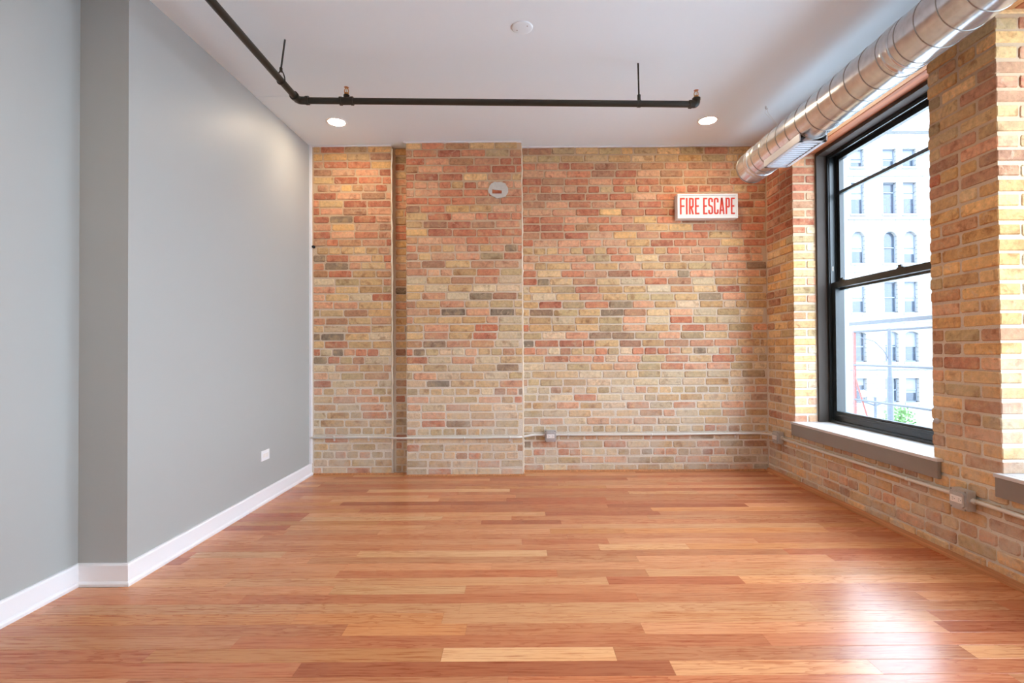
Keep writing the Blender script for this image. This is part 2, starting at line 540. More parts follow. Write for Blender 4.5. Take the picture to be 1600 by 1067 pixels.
# ---- brick making
def brick_meshes(L, D, H, n, seed):
    """brick, local origin at centre of front face; front faces -y; depth D into +y"""
    out = []
    r = random.Random(seed)
    for _ in range(n):
        c = [r.uniform(.004, .010) for _ in range(4)]
        l, h = L / 2, H / 2
        o = [(-l + c[0], -h), (r.uniform(-.3, .3) * l, -h + r.uniform(-.001, .0015)), (l - c[1], -h), (l, -h + c[1]), (l, h - c[2]), (l - c[2], h),
             (r.uniform(-.3, .3) * l, h + r.uniform(-.0015, .001)), (-l + c[3], h), (-l, h - c[3]), (-l, -h + c[0])]
        j = lambda a: a + r.uniform(-.0012, .0012)
        o = [(j(x), j(z)) for x, z in o]
        k = len(o); b = .004
        fr = [(x * (1 - b / l), r.uniform(-.001, .001), z * (1 - b / h)) for x, z in o]
        md = [(x, .004, z) for x, z in o]
        bk = [(x, D, z) for x, z in o]
        m = MB()
        m.add(fr + md + bk, [tuple(range(k))] + [(i, k + i, k + (i + 1) % k, (i + 1) % k) for i in range(k)]
              + [(k + i, 2 * k + i, 2 * k + (i + 1) % k, k + (i + 1) % k) for i in range(k)])
        out.append(m.mesh('brick', M['brick']))
    return out
LS, LH, BH = 0.2, 0.098, 0.0568
STRETCH = brick_meshes(LS, .06, BH, 14, 3)
HEAD = brick_meshes(LH, .06, BH, 10, 5)
QUOIN_L = brick_meshes(LS, .098, BH, 8, 8)     # deep bricks for outer corners
QUOIN_H = brick_meshes(LH, .176, BH, 8, 9)

PAL = {
 'red': [(192, 114, 82), (182, 102, 72), (198, 124, 90), (174, 100, 74), (194, 118, 84)],
 'salmon': [(210, 150, 114), (204, 142, 108), (208, 156, 120)],
 'buff': [(206, 168, 116), (194, 152, 102), (212, 178, 130), (198, 160, 112)],
 'pale': [(216, 194, 154), (208, 188, 152), (214, 186, 150)],
 'olive': [(180, 154, 110), (172, 146, 108), (188, 162, 114)],
 'dark': [(130, 108, 86), (142, 112, 88), (122, 106, 88), (140, 120, 94)],
 'brown': [(176, 126, 94), (166, 116, 88), (184, 132, 92)],
 'amber': [(222, 174, 112), (214, 164, 102), (226, 184, 126), (206, 156, 98)],
}
def pick(r, w):
    t = sum(w.values()); x = r.uniform(0, t)
    for k, v in w.items():
        x -= v
        if x <= 0: break
    c = r.choice(PAL[k]); g = r.uniform(.94, 1.07)
    c = [q * .86 + p * .14 for q, p in zip(c, (226, 204, 176))]
    return lin(*[min(250, q * g) for q in c])
def back_col(r, z, u):
    if z > 2.80: w = dict(buff=5, amber=3, brown=3, olive=2, red=1)
    elif z > 1.98: w = dict(red=11, salmon=6, brown=3, buff=1.3, dark=.3, amber=.8)
    elif z > 1.72: w = dict(red=4, salmon=4, buff=5, brown=2, dark=1.2, olive=1)
    elif z > 1.25: w = dict(buff=7, pale=3, salmon=3, red=1.5, olive=2, dark=1.2, brown=1.2)
    elif z > 0.95: w = dict(red=4 if u < 1.4 else 1.2, salmon=3, brown=2, buff=4, pale=3, dark=1.6, olive=1.6)
    else: w = dict(pale=6, buff=5, olive=3, salmon=3, red=1.1, dark=.7, brown=1.2)
    return pick(r, w)
def right_col(r, z, u):
    if u > 4.0 and z > 1.98: w = dict(red=8, salmon=3, brown=2, amber=1)
    elif u > 4.0: w = dict(amber=7, buff=4, brown=3, olive=1, red=.5)
    elif z < 0.45: w = dict(amber=7, buff=3, salmon=3, brown=3, olive=.7)
    else: w = dict(amber=7, buff=4, brown=4, olive=1.5, salmon=1.6, red=.7)
    return pick(r, w)
def reveal_col(r, z, u):
    if z > 2.1: w = dict(red=3, salmon=4, brown=3, buff=2, olive=1)
    else: w = dict(pale=6, buff=3, olive=1.6, salmon=1.6, dark=.5)
    return pick(r, w)

PITCH = 0.0692
HEADER_ROWS = {6, 14, 27, 32, 37, 40}
def course(r, u0, u1, header, start=None):
    """brick spans (a,b) filling u0..u1 with mortar joints"""
    J = .011; out = []
    x = u0 + (r.uniform(-.16, 0) if start is None else start)
    while x < u1 - .02:
        if header: L = r.gauss(.098, .004)
        else:
            L = r.gauss(.2, .005)
            if r.random() < .06: L = .098
        a, b = max(x, u0), min(x + L, u1)
        if b - a > .028: out.append((a, b))
        x += L + r.uniform(.008, .014)
    return out

def lay(parent, bricks, limit=300):
    """bricks: list of dicts(loc, rot, L, kind, col). The largest become parts of their own, the rest one part."""
    bricks.sort(key=lambda b: -b['show'])
    rest = []
    r = random.Random(len(bricks))
    for i, b in enumerate(bricks):
        big = b['L'] > .14
        if b.get('quoin'): me = r.choice(QUOIN_L if big else QUOIN_H)
        else: me = r.choice(STRETCH if big else HEAD)
        sx = b['L'] / (LS if big else LH)
        if r.random() < .5: sx = sx
        rz = b['rz']
        if i < limit:
            o = link('brick', me, parent, b['loc'])
            o.rotation_euler = (r.uniform(-.006, .006), r.uniform(-.007, .007), rz)
            o.scale = (sx, 1, b.get('sz', 1)); o.color = b['col']
        else: rest.append((me, sx, b))
    if rest:
        m = MB()
        for me, sx, b in rest:
            mt = Matrix.Translation(b['loc']) @ Matrix.Rotation(b['rz'], 4, 'Z') @ Matrix.Diagonal((sx, 1, b.get('sz', 1), 1))
            m.add([mt @ v.co for v in me.vertices], [tuple(p.vertices) for p in me.polygons], False, b['col'])
        o = m.build('brick_run', M['brick_many'], parent); o['kind'] = 'stuff'

def field_back(u0, u1, yface, seed, quoins=None, top=None):
    r = random.Random(seed); out = []
    for k in range(43):
        zt = 2.905 - (k) * PITCH - .006        # top of course k+1
        zc = zt - BH / 2
        sz = 1.0
        if zc - BH / 2 < 0.004:
            zb = .006
            if zt - zb < .025: continue
            sz = (zt - zb) / BH; zc = (zt + zb) / 2
        for a, b in course(r, u0, u1, (k + 1) in HEADER_ROWS):
            u = (a + b) / 2
            proud = r.uniform(.003, .009) if zc > .8 else r.uniform(.001, .005)
            out.append(dict(loc=(u, yface - proud, zc + r.uniform(-.0025, .0025)), rz=0, L=b - a, sz=sz * r.uniform(.96, 1.03), col=back_col(r, zc, u),
                            show=(b - a) * sz + r.uniform(0, .01)))
    return out
b1 = field_back(XC1 + .012, XR - .004, D0, 31)
bs = field_back(XS + .02, XC0 - .004, D0, 37)
for q in bs: q['show'] -= .2
lay(wall_back, b1 + bs)
lay(wall_back_left, field_back(XL + .03, XS - .004, DL, 32))
lay(wall_pier, field_back(XC0 + .003, XC1 - .003, DC, 33))

# ---- right wall with window openings
WY1 = 4.135                                   # far reveal of window 1
WW, WP = 1.37, 0.389                          # opening width, pier width
WIN = [(WY1 - i * (WW + WP) - WW, WY1 - i * (WW + WP)) for i in range(3)]
ZS, ZH = 0.495, 2.655                         # sill top, head
XO = 2.69                                     # outer face
def fn(m):
    m.box(XR, XO, YB - .2, D0 + .05, -0.2, ZS - .02)
    edges = [D0 + .05] + [e for a, b in WIN for e in (b, a)] + [YB - .2]
    for i in range(0, len(edges), 2):
        m.box(XR, XO, edges[i + 1], edges[i], ZS - .02, 3.1)
    for a, b in WIN:
        m.box(XR + .002, XO, a, b, ZH + .02, 3.1)
wall_right = tag(solo('wall_right', M['mortar'], fn), 'exposed brick outer wall with tall black windows', 'wall', kind='structure')
r = random.Random(51); br = []
RZ = math.radians(-90)                        # brick front turned to face -x
for k in range(43):
    zt = 2.905 - k * PITCH - .006; zc = zt - BH / 2; sz = 1
    if zc - BH / 2 < .004:
        zb = .006
        if zt - zb < .025: continue
        sz = (zt - zb) / BH; zc = (zt + zb) / 2
    hd = (k + 1) in HEADER_ROWS
    def put(a, b, quoin=False, jag=0):
        u = (a + b) / 2; pr = r.uniform(.003, .009)
        br.append(dict(loc=(XR - pr, u, zc + r.uniform(-.0025, .0025)), rz=RZ, L=b - a, sz=sz * r.uniform(.96, 1.03), col=right_col(r, zc, u), quoin=quoin,
                       show=(b - a) * sz * (2.9 / max(u, 1.9)) - (0.3 if u < 2.2 else 0)))
    def put_rev(x0, x1, yf):
        br.append(dict(loc=((x0 + x1) / 2, yf - r.uniform(.002, .006), zc + r.uniform(-.002, .002)), rz=0, L=x1 - x0, sz=sz, col=reveal_col(r, zc, 0),
                       show=(x1 - x0) * (2.9 / yf)))
    if zc < ZS - .02 - .02:
        for a, b in course(r, 1.45, D0 - .012, hd): put(a, b)
        continue
    # far corner strip and the far reveal of window 1; pier between the windows and the far reveal of window 2
    for (y0, y1) in ((WY1, D0 - .012), (WIN[1][1], WIN[0][0])):
        if k % 2 == 0:                         # long quoin on the wall face, short in the reveal
            put(y0 - .005, y0 + .196, True)
            for a, b in course(r, y0 + .211, y1, hd, start=0): put(a, b + (r.uniform(-.006, .006) if y0 < 4 else 0))
            if zc < ZH: put_rev(XR + .106, XR + .179, y0)
        else:
            put(y0 - .005, y0 + .095, True)
            for a, b in course(r, y0 + .109, y1, hd, start=0): put(a, b + (r.uniform(-.006, .006) if y0 < 4 else 0))
lay(wall_right, br)

# pine lintels over the windows
for i, (a, b) in enumerate(WIN[:2]):
    t = empty('lintel', (XR, (a + b) / 2, ZH))
    tag(t, ['two old timber lintel beams over the far black window', 'two old timber lintel beams over the nearer window at right edge'][i], 'lintel', 'window lintels')
    part(t, 'beam', M['lintel'], lambda m: m.bbox(XR - .004, XR + .078, a + .001, b - .001, ZH, ZH + .17, .004))
    part(t, 'beam', M['lintel2'], lambda m: m.bbox(XR + .084, XR + .182, a + .001, b - .001, ZH + .002, ZH + .17, .008))

# ---- windows
def make_window(a, b, label, n):
    t = empty('window_%d' % n, (2.5, (a + b) / 2, ZS))
    tag(t, label, 'window', kind='structure')
    X0, X1 = 2.506, 2.625
    # taupe casing boards lining the opening
    part(t, 'casing', M['casing'], lambda m: m.box(XR + .181, X0, b - .022, b - .0005, ZS, ZH))
    part(t, 'casing', M['casing'], lambda m: m.box(XR + .181, X0, a + .0005, a + .022, ZS, ZH))
    part(t, 'casing', M['casing'], lambda m: m.box(XR + .181, X0, a + .022, b - .022, ZH - .022, ZH + .02))
    ya, yb = a + .012, b - .012
    def ring(m, x0, x1, y0, y1, z0, z1, w, wb=None, wt=None):
        wb = wb or w; wt = wt or w
        m.box(x0, x1, y0, y0 + w, z0, z1); m.box(x0, x1, y1 - w, y1, z0, z1)
        m.box(x0, x1, y0 + w, y1 - w, z0, z0 + wb); m.box(x0, x1, y0 + w, y1 - w, z1 - wt, z1)
    def fr(m):
        ring(m, X0, X1, ya, yb, ZS - .01, ZH + .015, .036, .03, .05)
        # jamb tracks
        for y0, y1 in ((ya + .036, ya + .044), (yb - .044, yb - .036)):
            m.box(X0 + .008, X0 + .016, y0, y1, ZS + .02, ZH - .03); m.box(X0 + .054, X0 + .062, y0, y1, ZS + .02, ZH - .03)
        m.box(X0 + .008, X0 + .016, ya + .04, yb - .04, ZH - .05, ZH - .03)
    part(t, 'frame', M['black'], fr)
    s0, s1 = ya + .038, yb - .038
    lo = part(t, 'sash', M['black'], lambda m: ring(m, X0 + .018, X0 + .052, s0, s1, ZS + .022, 1.606, .048, .072, .046))
    part(lo, 'pane', M['glass'], lambda m: m.box(X0 + .033, X0 + .037, s0 + .044, s1 - .044, ZS + .09, 1.565), t)
    part(lo, 'finger_rail', M['black'], lambda m: m.bbox(X0 + .004, X0 + .02, s0 + .05, s1 - .05, ZS + .062, ZS + .078, .003), t)
    up = part(t, 'sash', M['black'], lambda m: ring(m, X0 + .064, X0 + .098, s0, s1, 1.545, ZH - .03, .04, .05, .042))
    part(up, 'pane', M['glass'], lambda m: m.box(X0 + .079, X0 + .083, s0 + .036, s1 - .036, 1.59, ZH - .068), t)
    part(up, 'glazing_bar', M['muntin'], lambda m: m.box(X0 + .07, X0 + .094, s0 + .038, s1 - .038, 2.31, 2.334), t)
    for yy in (s1 - .12, s0 + .55):
        def lk(m, yy=yy):
            m.bbox(X0 + .024, X0 + .05, yy - .03, yy + .03, 1.606, 1.615, .002); m.bbox(X0 + .026, X0 + .04, yy - .005, yy + .022, 1.615, 1.632, .003)
        part(lo, 'sash_lock', M['black'], lk, t)
    part(t, 'tilt_latch', M['recept'], lambda m: m.bbox(X0 + .02, X0 + .026, yb - .05, yb - .042, 1.70, 1.735, .002))
    # masonry jambs outside the glass
    part(t, 'outer_jamb', M['jambstone'], lambda m: m.box(X1, 2.672, b - .03, b + .03, ZS - .1, ZH + .05))
    part(t, 'outer_jamb', M['jambstone'], lambda m: m.box(X1, 2.672, a - .03, a + .03, ZS - .1, ZH + .05))
    part(t, 'outer_sill', M['jambstone'], lambda m: m.box(X1, XO + .08, a - .03, b + .03, ZS - .12, ZS - .005))
    return t
make_window(*WIN[0], 'tall black double hung window beyond the brick pier', 1)
make_window(*WIN[1], 'black double hung window nearer than the brick pier, cut by the right edge', 2)
make_window(*WIN[2], 'black double hung window beside the viewer', 3)
for i, (a, b) in enumerate(WIN):
    t = empty('window_sill', (XR, (a + b) / 2, ZS - .11))
    tag(t, ['long taupe window sill under the far black window', 'taupe window sill cut off at the right edge of view', 'taupe window sill beside the viewer',
            'taupe window sill behind the viewer'][i], 'window sill', 'painted window sills')
    y0, y1 = a - .06, b + .012
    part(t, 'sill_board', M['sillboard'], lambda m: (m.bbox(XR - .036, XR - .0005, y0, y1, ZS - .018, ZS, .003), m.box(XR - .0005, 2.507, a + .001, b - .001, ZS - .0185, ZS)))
    part(t, 'apron', M['sill'], lambda m: m.bbox(XR - .03, XR - .0095, y0 + .004, y1 - .004, ZS - .108, ZS - .018, .002))

# ---- trims
n_tr = [0]
def trim(label, mat, f, cat='trim'):
    n_tr[0] += 1
    return tag(solo('trim_%d' % n_tr[0], mat, f), label, cat, kind='structure')
def qr(m, axis, c, z0, s, a, b, sz=.02):
    # quarter round: c = wall coordinate, s = direction into the room
    prof = [(c, z0)] + [(c + s * sz * math.cos(t * math.pi / 10), z0 + sz * math.sin(t * math.pi / 10)) for t in range(6)]
    m.prism(prof, axis, a, b)
trim('oak shoe strip at the foot of the brick wall under the sign', M['shoe'], lambda m: qr(m, 'x', D0 - .002, 0, -1, XC1, XR - .03, .016))
trim('oak shoe strip at the foot of the brick pier', M['shoe'], lambda m: qr(m, 'x', DC - .002, 0, -1, XC0 - .02, XC1 + .02, .014))
trim('oak shoe strip at the foot of the narrow left brick wall', M['shoe'], lambda m: qr(m, 'x', DL - .002, 0, -1, XL + .03, XC0 - .02, .014))
trim('oak shoe strip running along the foot of the window wall', M['shoe'], lambda m: qr(m, 'y', XR - .002, 0, -1, .2, D0 - .016, .03))
trim('white corner bead where painted wall meets brick', M['white'], lambda m: m.box(XL - .002, XL + .018, DL - .028, DL + .002, .1, ceil_z(XL, DL) + .01))
def cb(m, x0, x1, yf):
    vs = []
    for yy in (yf - .022, yf):
        for x in (x0, x1):
            for dz in (-.009, .02): vs.append((x, yy, ceil_z(x, yy) + dz))
    m.add(vs, [(0, 2, 3, 1), (4, 5, 7, 6), (0, 4, 6, 2), (0, 1, 5, 4), (2, 6, 7, 3)])
trim('white ceiling bead above the narrow left brick wall', M['white'], lambda m: cb(m, XL, XS, DL))
trim('white ceiling bead above the brick pier', M['white'], lambda m: cb(m, XC0 - .02, XC1, DC))
trim('white ceiling bead above the brick wall with the sign', M['white'], lambda m: cb(m, XC1, XR, D0))
def bead(m, x, yf, z0, z1, seed, w=.006):
    rr = random.Random(seed); pts = []; rs = []
    z = z0
    while z < z1:
        pts.append((x + rr.uniform(-.004, .004), yf + rr.uniform(-.002, .002), z)); rs.append(w * rr.uniform(.45, 1.2)); z += .05
    m.tube(pts, rs, 6)
trim('pale uneven caulk line down the edge of the narrow left brick wall', M['caulk'], lambda m: bead(m, XS + .004, DL - .003, .22, 2.88, 1, .008))
trim('pale caulk line down the right edge of the brick pier', M['caulk'], lambda m: bead(m, XC1 + .004, DC + .004, .02, 2.89, 2, .006))

# ---- patch in the pier, small anchors
def fn(m):
    rr = random.Random(4); n = 22; c = (-.145, 2.478)
    ring = [(c[0] + math.cos(2 * math.pi * k / n) * .088 * rr.uniform(.92, 1.06), c[1] + math.sin(2 * math.pi * k / n) * .072 * rr.uniform(.92, 1.08)) for k in range(n)]
    hole = [(-.2, 2.445), (-.118, 2.445), (-.116, 2.472), (-.165, 2.476), (-.2, 2.484)]
    bm = bmesh.new()
    yf = DC - .013
    vs = [bm.verts.new((x, yf, z)) for x, z in ring]; hs = [bm.verts.new((x, yf, z)) for x, z in hole]
    es = [bm.edges.new((vs[i], vs[(i + 1) % n])) for i in range(n)] + [bm.edges.new((hs[i], hs[(i + 1) % 5])) for i in range(5)]
    bmesh.ops.triangle_fill(bm, edges=es, use_beauty=True)
    ex = bmesh.ops.extrude_face_region(bm, geom=list(bm.faces))
    for v in ex['geom']:
        if isinstance(v, bmesh.types.BMVert): v.co.y += .016
    bm.normal_update(); bm.verts.index_update()
    m.add([v.co.copy() for v in bm.verts], [[v.index for v in f.verts] for f in bm.faces]); bm.free()
tag(part(wall_pier, 'plaster_patch', M['plaster'], fn), 'round grey plaster patch with a bit of brick showing')
o = part(wall_pier, 'brick_fragment', M['brick'], lambda m: m.box(-.199, -.117, DC - .010, DC + .01, 2.446, 2.475)); o.color = lin(182, 104, 72)
part(wall_back_left, 'iron_stud', M['dark'], lambda m: m.lathe([(0, -.022), (.012, -.022), (.013, -.004), (.013, .01)], (-1.781, DL, 2.005), 'y', 12))
part(wall_right, 'anchor_bolt', M['boxmetal'], lambda m: m.lathe([(0, -.014), (.01, -.014), (.012, -.004), (.016, -.003), (.016, .006)], (XR - .006, 2.735, .69), 'x', 10))

# ------------------------------------------------------------------ fire escape sign
yS = D0 - .09
t = empty('exit_sign', (1.692, D0 - .01, 2.235))
tag(t, 'white box sign reading FIRE ESCAPE in red on the brick wall', 'sign')
sx0, sx1, sz0, sz1 = 1.426, 1.959, 2.236, 2.452
part(t, 'housing', M['signbox'], lambda m: m.bbox(sx0, sx1, yS + .008, D0 - .008, sz0, sz1, .004))
def fn(m):
    w = .014
    m.bbox(sx0, sx1, yS - .004, yS + .008, sz0, sz0 + w, .003); m.bbox(sx0, sx1, yS - .004, yS + .008, sz1 - w, sz1, .003)
    m.bbox(sx0, sx0 + w, yS - .004, yS + .008, sz0 + w, sz1 - w, .003); m.bbox(sx1 - w, sx1, yS - .004, yS + .008, sz0 + w, sz1 - w, .003)
part(t, 'rim', M['signbox'], fn)
part(t, 'face_panel', M['signface'], lambda m: m.box(sx0 + .012, sx1 - .012, yS + .001, yS + .008, sz0 + .012, sz1 - .012))
KX = (sx1 - sx0) / 873.0
def lx(px): return sx0 + (px - 282) * KX
LZ0, LZ1 = sz0 + .035, sz0 + .035 + .146
def strokes(m, pts, w=.0138, closed=False):
    """thick polyline in the sign plane, mitred"""
    P = [Vector((p[0], p[1])) for p in pts]; n = len(P); L = []; Rr = []
    for i in range(n):
        if closed: a, b = P[i - 1], P[(i + 1) % n]
        else: a, b = P[max(i - 1, 0)], P[min(i + 1, n - 1)]
        d0 = (P[i] - a).normalized() if (P[i] - a).length > 1e-9 else (b - P[i]).normalized()
        d1 = (b - P[i]).normalized() if (b - P[i]).length > 1e-9 else d0
        t_ = (d0 + d1).normalized(); nn = Vector((-t_.y, t_.x))
        k = 1 / max(.5, nn.dot(Vector((-d0.y, d0.x))))
        L.append(P[i] + nn * w / 2 * k); Rr.append(P[i] - nn * w / 2 * k)
    y0, y1 = yS - .0006, yS + .0015
    vs = [(p.x, y0, p.y) for p in L] + [(p.x, y0, p.y) for p in Rr] + [(p.x, y1, p.y) for p in L] + [(p.x, y1, p.y) for p in Rr]
    fs = []
    for i in range(n if closed else n - 1):
        j = (i + 1) % n
        fs += [(i, j, n + j, n + i), (2 * n + i, 3 * n + i, 3 * n + j, 2 * n + j), (i, 2 * n + i, 2 * n + j, j), (n + i, n + j, 3 * n + j, 3 * n + i)]
    if not closed: fs += [(0, n, 3 * n, 2 * n), (n - 1, 3 * n - 1, 4 * n - 1, 2 * n - 1)]
    m.add(vs, fs)
def rnd(pts, rad=.02):
    return [(p.x, p.y) for p in arc_path([(a, b, 0) for a, b in pts], rad, 4)]
def letter(ch, p0, p1):
    a, b = lx(p0), lx(p1); w = .0138; h = w / 2
    z0, z1 = LZ0, LZ1; zm = (z0 + z1) / 2
    def f(m):
        if ch in 'FE':
            strokes(m, [(a + h, z0), (a + h, z1)]); strokes(m, [(a + w, z1 - h), (b, z1 - h)]); strokes(m, [(a + w, zm), (b - .004, zm)])
            if ch == 'E': strokes(m, [(a + w, z0 + h), (b, z0 + h)])
        elif ch == 'I': strokes(m, [(a + h, z0), (a + h, z1)])
        elif ch in 'RP':
            strokes(m, [(a + h, z0), (a + h, z1)])
            strokes(m, rnd([(a + w, z1 - h), (b - h, z1 - h), (b - h, zm - h), (a + w, zm - h)], .016))
            if ch == 'R': strokes(m, [(a + w + .006, zm - w), (b - h + .001, z0)])
        elif ch == 'S':
            strokes(m, rnd([(b - h, z1 - .038), (b - h, z1 - h), (a + h, z1 - h), (a + h, zm + .004), (b - h, zm - .004), (b - h, z0 + h), (a + h, z0 + h), (a + h, z0 + .038)], .016))
        elif ch == 'C':
            strokes(m, rnd([(b - h, z1 - .042), (b - h, z1 - h), (a + h, z1 - h), (a + h, z0 + h), (b - h, z0 + h), (b - h, z0 + .042)], .016))
        elif ch == 'A':
            c = (a + b) / 2
            strokes(m, [(a + h, z0), (c - .001, z1)]); strokes(m, [(b - h, z0), (c + .001, z1)]); strokes(m, [(a + .014, z0 + .036), (b - .014, z0 + .036)], .012)
    part(t, 'letter', M['red'], f)
for ch, p0, p1 in (('F', 320, 392), ('I', 408, 430), ('R', 452, 520), ('E', 538, 600), ('E', 655, 716), ('S', 728, 797), ('C', 810, 878), ('A', 886, 964), ('P', 978, 1042), ('E', 1055, 1112)):
    letter(ch, p0, p1)

# ------------------------------------------------------------------ round duct
DX, DZ, DR = 1.951, 2.576, .127
t = empty('spiral_duct', (DX, 1.5, DZ))
tag(t, 'round galvanised air duct hung below the ceiling along the windows', 'duct')
YE = 4.22
def fn(m):
    ys = [-1.0, 3.0, YE - .012, YE - .004, YE]
    m.lathe([(DR, -1.0), (DR, YE - .012), (DR - .003, YE - .003), (DR - .01, YE), (0.001, YE)], (DX, 0, DZ), 'y', 64)
part(t, 'shell', M['galv'], fn)
yy = YE - .02; k = 0
while yy > .4:
    def fn(m, yy=yy):
        prof = [(DR - .001, yy - .003), (DR + .0016, yy - .0014), (DR + .0016, yy + .0014), (DR - .001, yy + .003)]
        m.lathe(prof, (DX, 0, DZ), 'y', 48)
    part(t, 'seam', M['seam'], fn); yy -= .125; k += 1
for yc in (2.52, 4.05):
    part(t, 'collar', M['galv'], lambda m, yc=yc: m.lathe([(DR - .001, yc - .03), (DR + .0035, yc - .028), (DR + .0035, yc - .018), (DR + .002, yc - .015), (DR + .002, yc + .015), (DR + .0035, yc + .018), (DR + .0035, yc + .028), (DR - .001, yc + .03)], (DX, 0, DZ), 'y', 48))
# supply grille under the duct
g0, g1, gw = 3.33, 3.81, .088
gz = DZ - DR - .012
def fn(m):
    for s in (-1, 1):
        m.box(DX + s * gw - .004, DX + s * gw + .004, g0, g1, gz, DZ - .088)
        m.box(DX + s * (gw - .012) - .012, DX + s * (gw - .012) + .012, g0, g1, gz - .002, gz + .002)
    for yv in (g0, g1 - .02): m.box(DX - gw, DX + gw, yv, yv + .02, gz - .002, gz + .002)
gr = part(t, 'supply_grille', M['grille'], fn)
part(gr, 'throat', M['dark'], lambda m: m.box(DX - gw + .005, DX + gw - .005, g0 + .001, g1 - .001, gz + .022, gz + .03), t)
nb = 13
for i in range(nb):
    yb_ = g0 + .025 + (g1 - g0 - .05) * i / (nb - 1)
    def fn(m, yb_=yb_):
        x0, x1 = DX - gw + .02, DX + gw - .02
        m.add([(x0, yb_ + .006, gz), (x1, yb_ + .006, gz), (x1, yb_ - .004, gz + .007), (x0, yb_ - .004, gz + .007),
               (x0, yb_ + .0075, gz + .001), (x1, yb_ + .0075, gz + .001), (x1, yb_ - .0025, gz + .008), (x0, yb_ - .0025, gz + .008)],
              [(0, 3, 2, 1), (4, 5, 6, 7), (0, 1, 5, 4), (3, 7, 6, 2), (0, 4, 7, 3), (1, 2, 6, 5)])
    part(gr, 'slat', M['grille'], fn, t)
def fn(m):
    top = (1.87, 3.784, ceil_z(1.87, 3.784))
    for s in (-1, 1):
        pts = [top, (1.87 + (.012 if s > 0 else -.012), 3.784, top[2] - .05)]
        for a in range(0, 9):
            an = math.radians(60 + 15 * a) if s < 0 else math.radians(120 - 15 * a)
            if s < 0 and a > 6: break
            if s > 0 and a > 8: break
            an2 = math.radians(60 + 20 * a) if s < 0 else math.radians(80 - 20 * a)
            pts.append((DX + math.cos(an2) * (DR + .003), 3.784 - .01 * s, DZ + math.sin(an2) * (DR + .003)))
        m.tube(pts, .0011, 5)
part(t, 'hanger_wire', M['emt'], fn)
part(t, 'ceiling_hook', M['boxmetal'], lambda m: m.tube([(1.862, 3.784, ceil_z(1.862, 3.784)), (1.862, 3.784, 2.868), (1.872, 3.784, 2.862), (1.88, 3.784, 2.868)], .002, 6))

# ------------------------------------------------------------------ sprinkler pipe
PYY = 3.163; ZE, ZF = 2.638, 2.601
XE, XF = -1.345, 1.128
def pz(x): return ZE + (ZF - ZE) * (x - XE) / (XF - XE)
t = empty('sprinkler_pipe', (0, PYY, ZE))
tag(t, 'black sprinkler pipe with an elbow and two brass heads below the ceiling', 'pipe')
part(t, 'branch_pipe', M['pipe'], lambda m: m.tube([(XE + .03, PYY, pz(XE + .03)), (XF - .02, PYY, pz(XF - .02))], .0195, 20))
part(t, 'feed_pipe', M['pipe'], lambda m: m.tube([(XE - .014, -1.0, 2.64), (XE, PYY - .03, 2.639)], .0195, 20))
def fn(m):
    m.tube(arc_path([(XE, PYY - .06, 2.639), (XE, PYY, 2.639), (XE + .06, PYY, pz(XE + .06))], .05, 8), .0235, 20)
    m.tube([(XE, PYY - .066, 2.639), (XE, PYY - .048, 2.639)], .027, 20); m.tube([(XE + .048, PYY, pz(XE)), (XE + .066, PYY, pz(XE))], .027, 20)
part(t, 'elbow', M['pipe'], fn)
XT = -1.045
def fn(m):
    z = pz(XT)
    m.tube([(XT - .04, PYY, z), (XT + .04, PYY, z)], .0235, 20)
    for s in (-1, 1): m.tube([(XT + s * .028, PYY, z), (XT + s * .042, PYY, z)], .0265, 20)
    m.tube([(XT, PYY, z), (XT, PYY, z + .034)], .016, 16); m.tube([(XT, PYY, z + .026), (XT, PYY, z + .036)], .0185, 16)
part(t, 'tee', M['pipe'], fn)
def fn(m):
    z = pz(XF)
    m.tube(arc_path([(XF - .04, PYY, z), (XF, PYY, z), (XF, PYY, z + .038)], .03, 8), .0225, 20)
    m.tube([(XF - .045, PYY, z), (XF - .03, PYY, z)], .026, 20); m.tube([(XF, PYY, z + .026), (XF, PYY, z + .038)], .025, 16)
part(t, 'elbow', M['pipe'], fn)
for x, z in ((XT, pz(XT) + .036), (XF, pz(XF) + .038)):
    def fn(m):
        m.lathe([(.0, 0), (.012, 0), (.012, .008), (.0145, .009), (.0145, .014), (.008, .016), (0, .016)], (x, PYY, z), 'z', 12)
        for s in (-1, 1): m.tube([(x + s * .010, PYY, z + .013), (x + s * .013, PYY, z + .024), (x + s * .011, PYY, z + .036), (x + s * .003, PYY, z + .046)], .0026, 8)
        m.lathe([(.0, .042), (.005, .042), (.005, .05), (0, .05)], (x, PYY, z), 'z', 10)
    h = part(t, 'sprinkler_head', M['brass'], fn)
    part(h, 'glass_bulb', M['bulb'], lambda m: m.tube([(x, PYY, z + .015), (x, PYY, z + .022), (x, PYY, z + .036), (x, PYY, z + .043)], [.0015, .003, .003, .0015], 8), t)
    def fn(m):
        n = 16
        for kz, rr in ((z + .05, 1), (z + .052, 1)): pass
        vs = [(x, PYY, z + .0535)]; 
        for q in range(n * 2):
            rr = .0165 if q % 2 == 0 else .0125
            an = math.pi * q / n
            vs.append((x + rr * math.cos(an), PYY + rr * math.sin(an), z + .049))
        vs.append((x, PYY, z + .0505))
        k2 = n * 2
        m.add(vs, [(0, 1 + q, 1 + (q + 1) % k2) for q in range(k2)] + [(k2 + 1, 1 + (q + 1) % k2, 1 + q) for q in range(k2)])
    part(h, 'deflector', M['copper'], fn, t)
